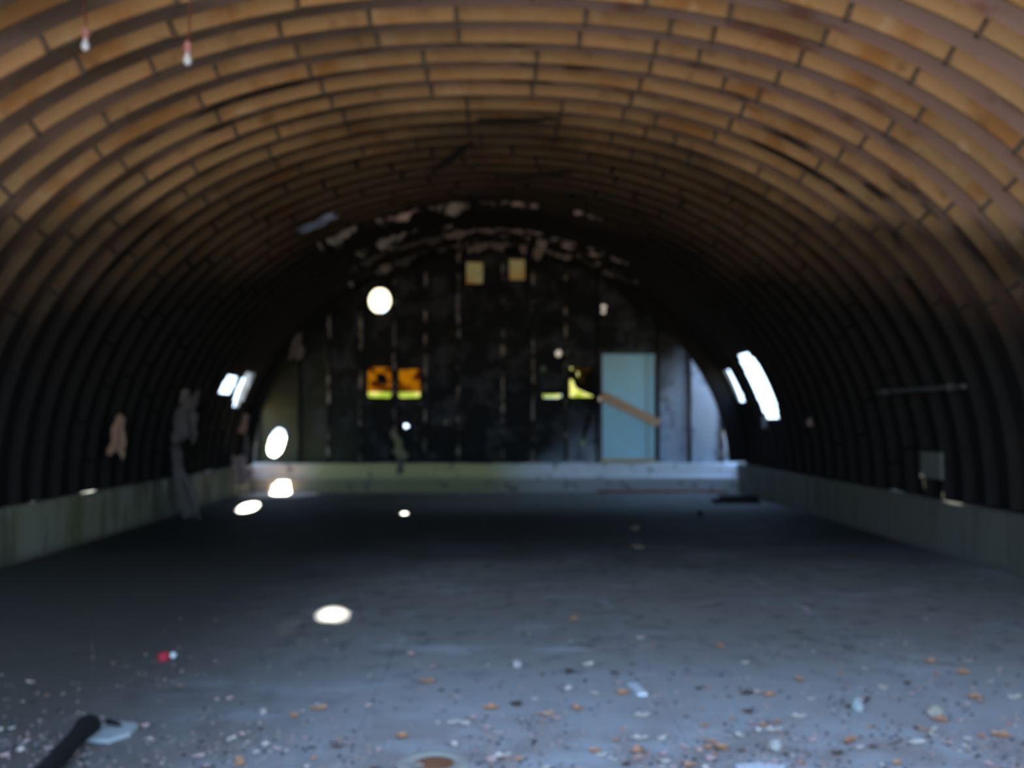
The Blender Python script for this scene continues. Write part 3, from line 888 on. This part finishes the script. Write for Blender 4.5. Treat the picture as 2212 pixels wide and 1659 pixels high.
# ---- leaves
def leaf_mesh(seed, L_=.034, W=.022):
    r = random.Random(seed); me = bmesh.new()
    out = []
    n = 5
    for k in range(n + 1):
        t = k / n; w_ = W * math.sin(PI * min(max(t, .04), .97)) ** .8 * (1 + .3 * r.uniform(-1, 1))
        y = (t - .5) * 2 * L_; curl = .5 * L_ * (2 * t - 1) ** 2 * r.uniform(.3, 1)
        out.append([me.verts.new((-w_, y, curl + w_ * r.uniform(.3, .8))), me.verts.new((0, y, curl * .8)), me.verts.new((w_, y, curl + w_ * r.uniform(.3, .8)))])
    for a, b in zip(out, out[1:]):
        me.faces.new((a[0], a[1], b[1], b[0])); me.faces.new((a[1], a[2], b[2], b[1]))
    mz = min(v.co.z for v in me.verts)
    for v in me.verts: v.co.z -= mz
    m = bpy.data.meshes.new('leaf'); me.to_mesh(m); me.free(); return m
kinds = [('pale tan', (.66, .56, .47), 'pale tan dry leaves on the floor'), ('orange-brown', (.62, .30, .15), 'orange-brown dry leaves on the floor'),
         ('pinkish brown', (.58, .40, .35), 'pinkish brown dry leaves on the floor'), ('dark brown', (.12, .08, .06), 'dark brown dry leaves on the floor')]
LM = []
for ki, (nm, col, g) in enumerate(kinds):
    m = flat(nm.replace(' ', '_').replace('-', '_') + '_leaf', col, .8, .3, 30.)
    for s in range(3):
        me = leaf_mesh(ki * 10 + s); me.materials.append(m); LM.append((ki, me))
named = [(1240, 1336, 1), (1270, 1436, 0), (1740, 1316, 2), (2080, 1455, 1), (2010, 1430, 1), (1555, 1396, 1), (1725, 1469, 1), (925, 1468, 1), (890, 1412, 2),
         (1660, 1500, 1), (1640, 1496, 2), (1612, 1497, 3), (1905, 1489, 0), (2105, 1508, 1), (2190, 1510, 0), (1720, 1549, 0), (1668, 1578, 0), (1555, 1612, 1),
         (1375, 1618, 1), (1378, 1593, 0), (1383, 1545, 0), (1225, 1488, 0), (1005, 1560, 0), (1060, 1526, 1), (695, 1525, 1), (1180, 1540, 1), (1245, 1527, 1),
         (872, 1585, 1), (1062, 1640, 2), (1085, 1630, 0), (2160, 1590, 1), (2027, 1556, 1), (1976, 1606, 0), (1830, 1600, 1), (1345, 1495, 1), (1115, 1518, 3), (1230, 1449, 3)]
spots = [(FL(a, b), k, 1.25) for a, b, k in named]
rl = random.Random(5)
while len(spots) < 250:
    px = rl.uniform(0, 2212); t = rl.random() ** .5
    py = 1330 + 330 * t
    dens = .25 + .75 * min(1, max(0, (px - 500) / 1300))
    if py > 1560: dens = max(dens, .75)
    if py < 1450 and px < 900: dens *= .3
    if rl.random() > dens * (1 if noise.noise((px * .004, py * .012, 1)) > -.12 else .25): continue
    spots.append((FL(px, py), rl.choices((0, 1, 2, 3), (3, 2.5, 3, 2))[0], rl.uniform(.35, .95)))
marks = [('white plastic strip', FL(1375, 1486)), ('middle pale stone', FL(1117, 1436)), ('whitish upright stone chip', FL(1848, 1531)), ('tan flattened stone', FL(2016, 1543)),
         ('round disc with rusty middle', FL(938, 1641)), ('charred timber tip', FL(225, 1550)), ('red and white wrapper', FL(364, 1418)), ('pale broken slab', FL(262, 1572)),
         ('bright torn paper at the bottom edge', FL(1640, 1652)), ('small pinkish stone', FL(577, 1534)), ('tan stone near the bottom edge', FL(1670, 1616))]
LAB = {}
for rank in ('nearest', 'second nearest', 'third nearest'):
    for mname, mp in marks:
        for k in range(4):
            c = [i for i, q in enumerate(spots) if q[1] == k and i not in LAB]
            if not c: continue
            i = min(c, key=lambda i: (spots[i][0] - mp).length)
            order = sorted((j for j, q in enumerate(spots) if q[1] == k), key=lambda j: (spots[j][0] - mp).length)
            if order.index(i) == ('nearest', 'second nearest', 'third nearest').index(rank):
                LAB[i] = '%s dry leaf %s to the %s' % (kinds[k][0], rank, mname)
for i_, (p, k, s) in enumerate(spots):
    me = rl.choice([m for kk, m in LM if kk == k])
    o = obj('leaf', me, label=LAB.get(i_, '%s dry leaf in the loose scatter over the concrete floor' % kinds[k][0]), cat='leaf', group=kinds[k][2])
    o.location = (p.x, p.y, .002); o.rotation_euler = (0, 0, rl.uniform(0, 2 * PI)); o.scale = (s * 1.1,) * 3
# ---- crumbs of leaf and grit
cr = bmesh.new()
def crumbs(mi, count, seed, smin, smax):
    r = random.Random(seed); bm = cr; k = 0
    while k < count:
        px = r.uniform(-60, 2272); py = 1300 + 400 * r.random() ** .6
        dens = .25 + .5 * min(1, max(0, (px - 600) / 1300)) + (.5 if py > 1580 else 0)
        if noise.noise((px * .005, py * .015, 4)) < -.05: dens *= .25
        if r.random() > dens: continue
        p = FL(px, py); s = r.uniform(smin, smax); a = r.uniform(0, 2 * PI)
        vv = [bm.verts.new((p.x + s * math.cos(a + q * 2.09) * r.uniform(.6, 1.3), p.y + s * math.sin(a + q * 2.09) * r.uniform(.6, 1.3), .0015)) for q in range(3)]
        t = bm.verts.new((p.x, p.y, .0015 + s * r.uniform(.3, .9)))
        fs = [bm.faces.new((vv[q], vv[(q + 1) % 3], t)) for q in range(3)] + [bm.faces.new(vv[::-1])]
        for f_ in fs: f_.material_index = mi
        k += 1
crumbs(0, 2600, 1, .004, .015); crumbs(1, 1100, 2, .003, .009); crumbs(2, 900, 3, .004, .016)
lc = obj('leaf_crumbs', cr, flat('crumb_brown', (.50, .34, .28), .9, .6, 3.), label='brown leaf crumbs, pale grit and black char bits scattered over the front of the floor', cat='debris', kind='stuff')
lc.data.materials.append(flat('grit_pale', (.50, .50, .48), .9, .5, 3.)); lc.data.materials.append(charm)

# ---------------------------------------------------------------- outside
def b_ground(t, b):
    p = N(t, 'ShaderNodeSeparateXYZ'); L(t, world_co(t), p.inputs[0])
    c = mixc(t, rng(t, p.outputs['Y'], 24, 32), (.50, .37, .23), (.20, .26, .06))
    c = mixc(t, nz(t, 1.5, 5), c, (.45, .34, .2)); L(t, c, b.inputs['Base Color'])
bm = bmesh.new(); 
vv = [bm.verts.new(q) for q in ((-90, -110, -.32), (90, -110, -.32), (90, 110, -.32), (-90, 110, -.32))]; bm.faces.new(vv)
g = obj('ground', bm, mat('earth_and_grass', b_ground), kind='structure'); g['label'] = 'earth and grass outside the hut'
# approach slab level with the floor, outside the open front
bm = bmesh.new(); box(bm, -7, 7, -9, 1.0, -.30, -.004); o = obj('trim_1', bm, mat('apron', lambda t, b: L(t, mixc(t, nz(t, 2, 5), (.55, .41, .26), (.62, .47, .32)), b.inputs['Base Color'])), kind='structure')
o['label'] = 'earth-coloured apron in front of the open end'
bm = bmesh.new(); bmesh.ops.create_icosphere(bm, subdivisions=5, radius=1)
for v in bm.verts:
    k = 1 + .25 * noise.fractal(v.co * 3, 1, 2, 4)
    v.co = Vector((.6 + v.co.x * 4.0 * k, 25.2 + v.co.y * 1.0 * k, .4 + v.co.z * 1.25 * k))
bm2 = bmesh.new(); bmesh.ops.create_icosphere(bm2, subdivisions=5, radius=1)
for v in bm2.verts:
    k = 1 + .22 * noise.fractal(v.co * 3 + Vector((7, 0, 0)), 1, 2, 4)
    v.co = Vector((10.6 + v.co.x * 1.8 * k, 23.2 + v.co.y * 4.0 * k, 1.4 + v.co.z * 3.0 * k))
t_ = obj('tree', bm2, grassm, label='bushy green tree outside by the right end of the hut', cat='tree')
bm2 = bmesh.new(); tube(bm2, [(10.6, 23.2, -.32), (10.55, 23.2, 1.6)], [.22, .16], 10); obj('trunk', bm2, charm, t_)
obj('hedge', bm, grassm, label='low green hedge just outside the end wall', cat='hedge')
print('panels', n_panel, 'straps', n_strap)
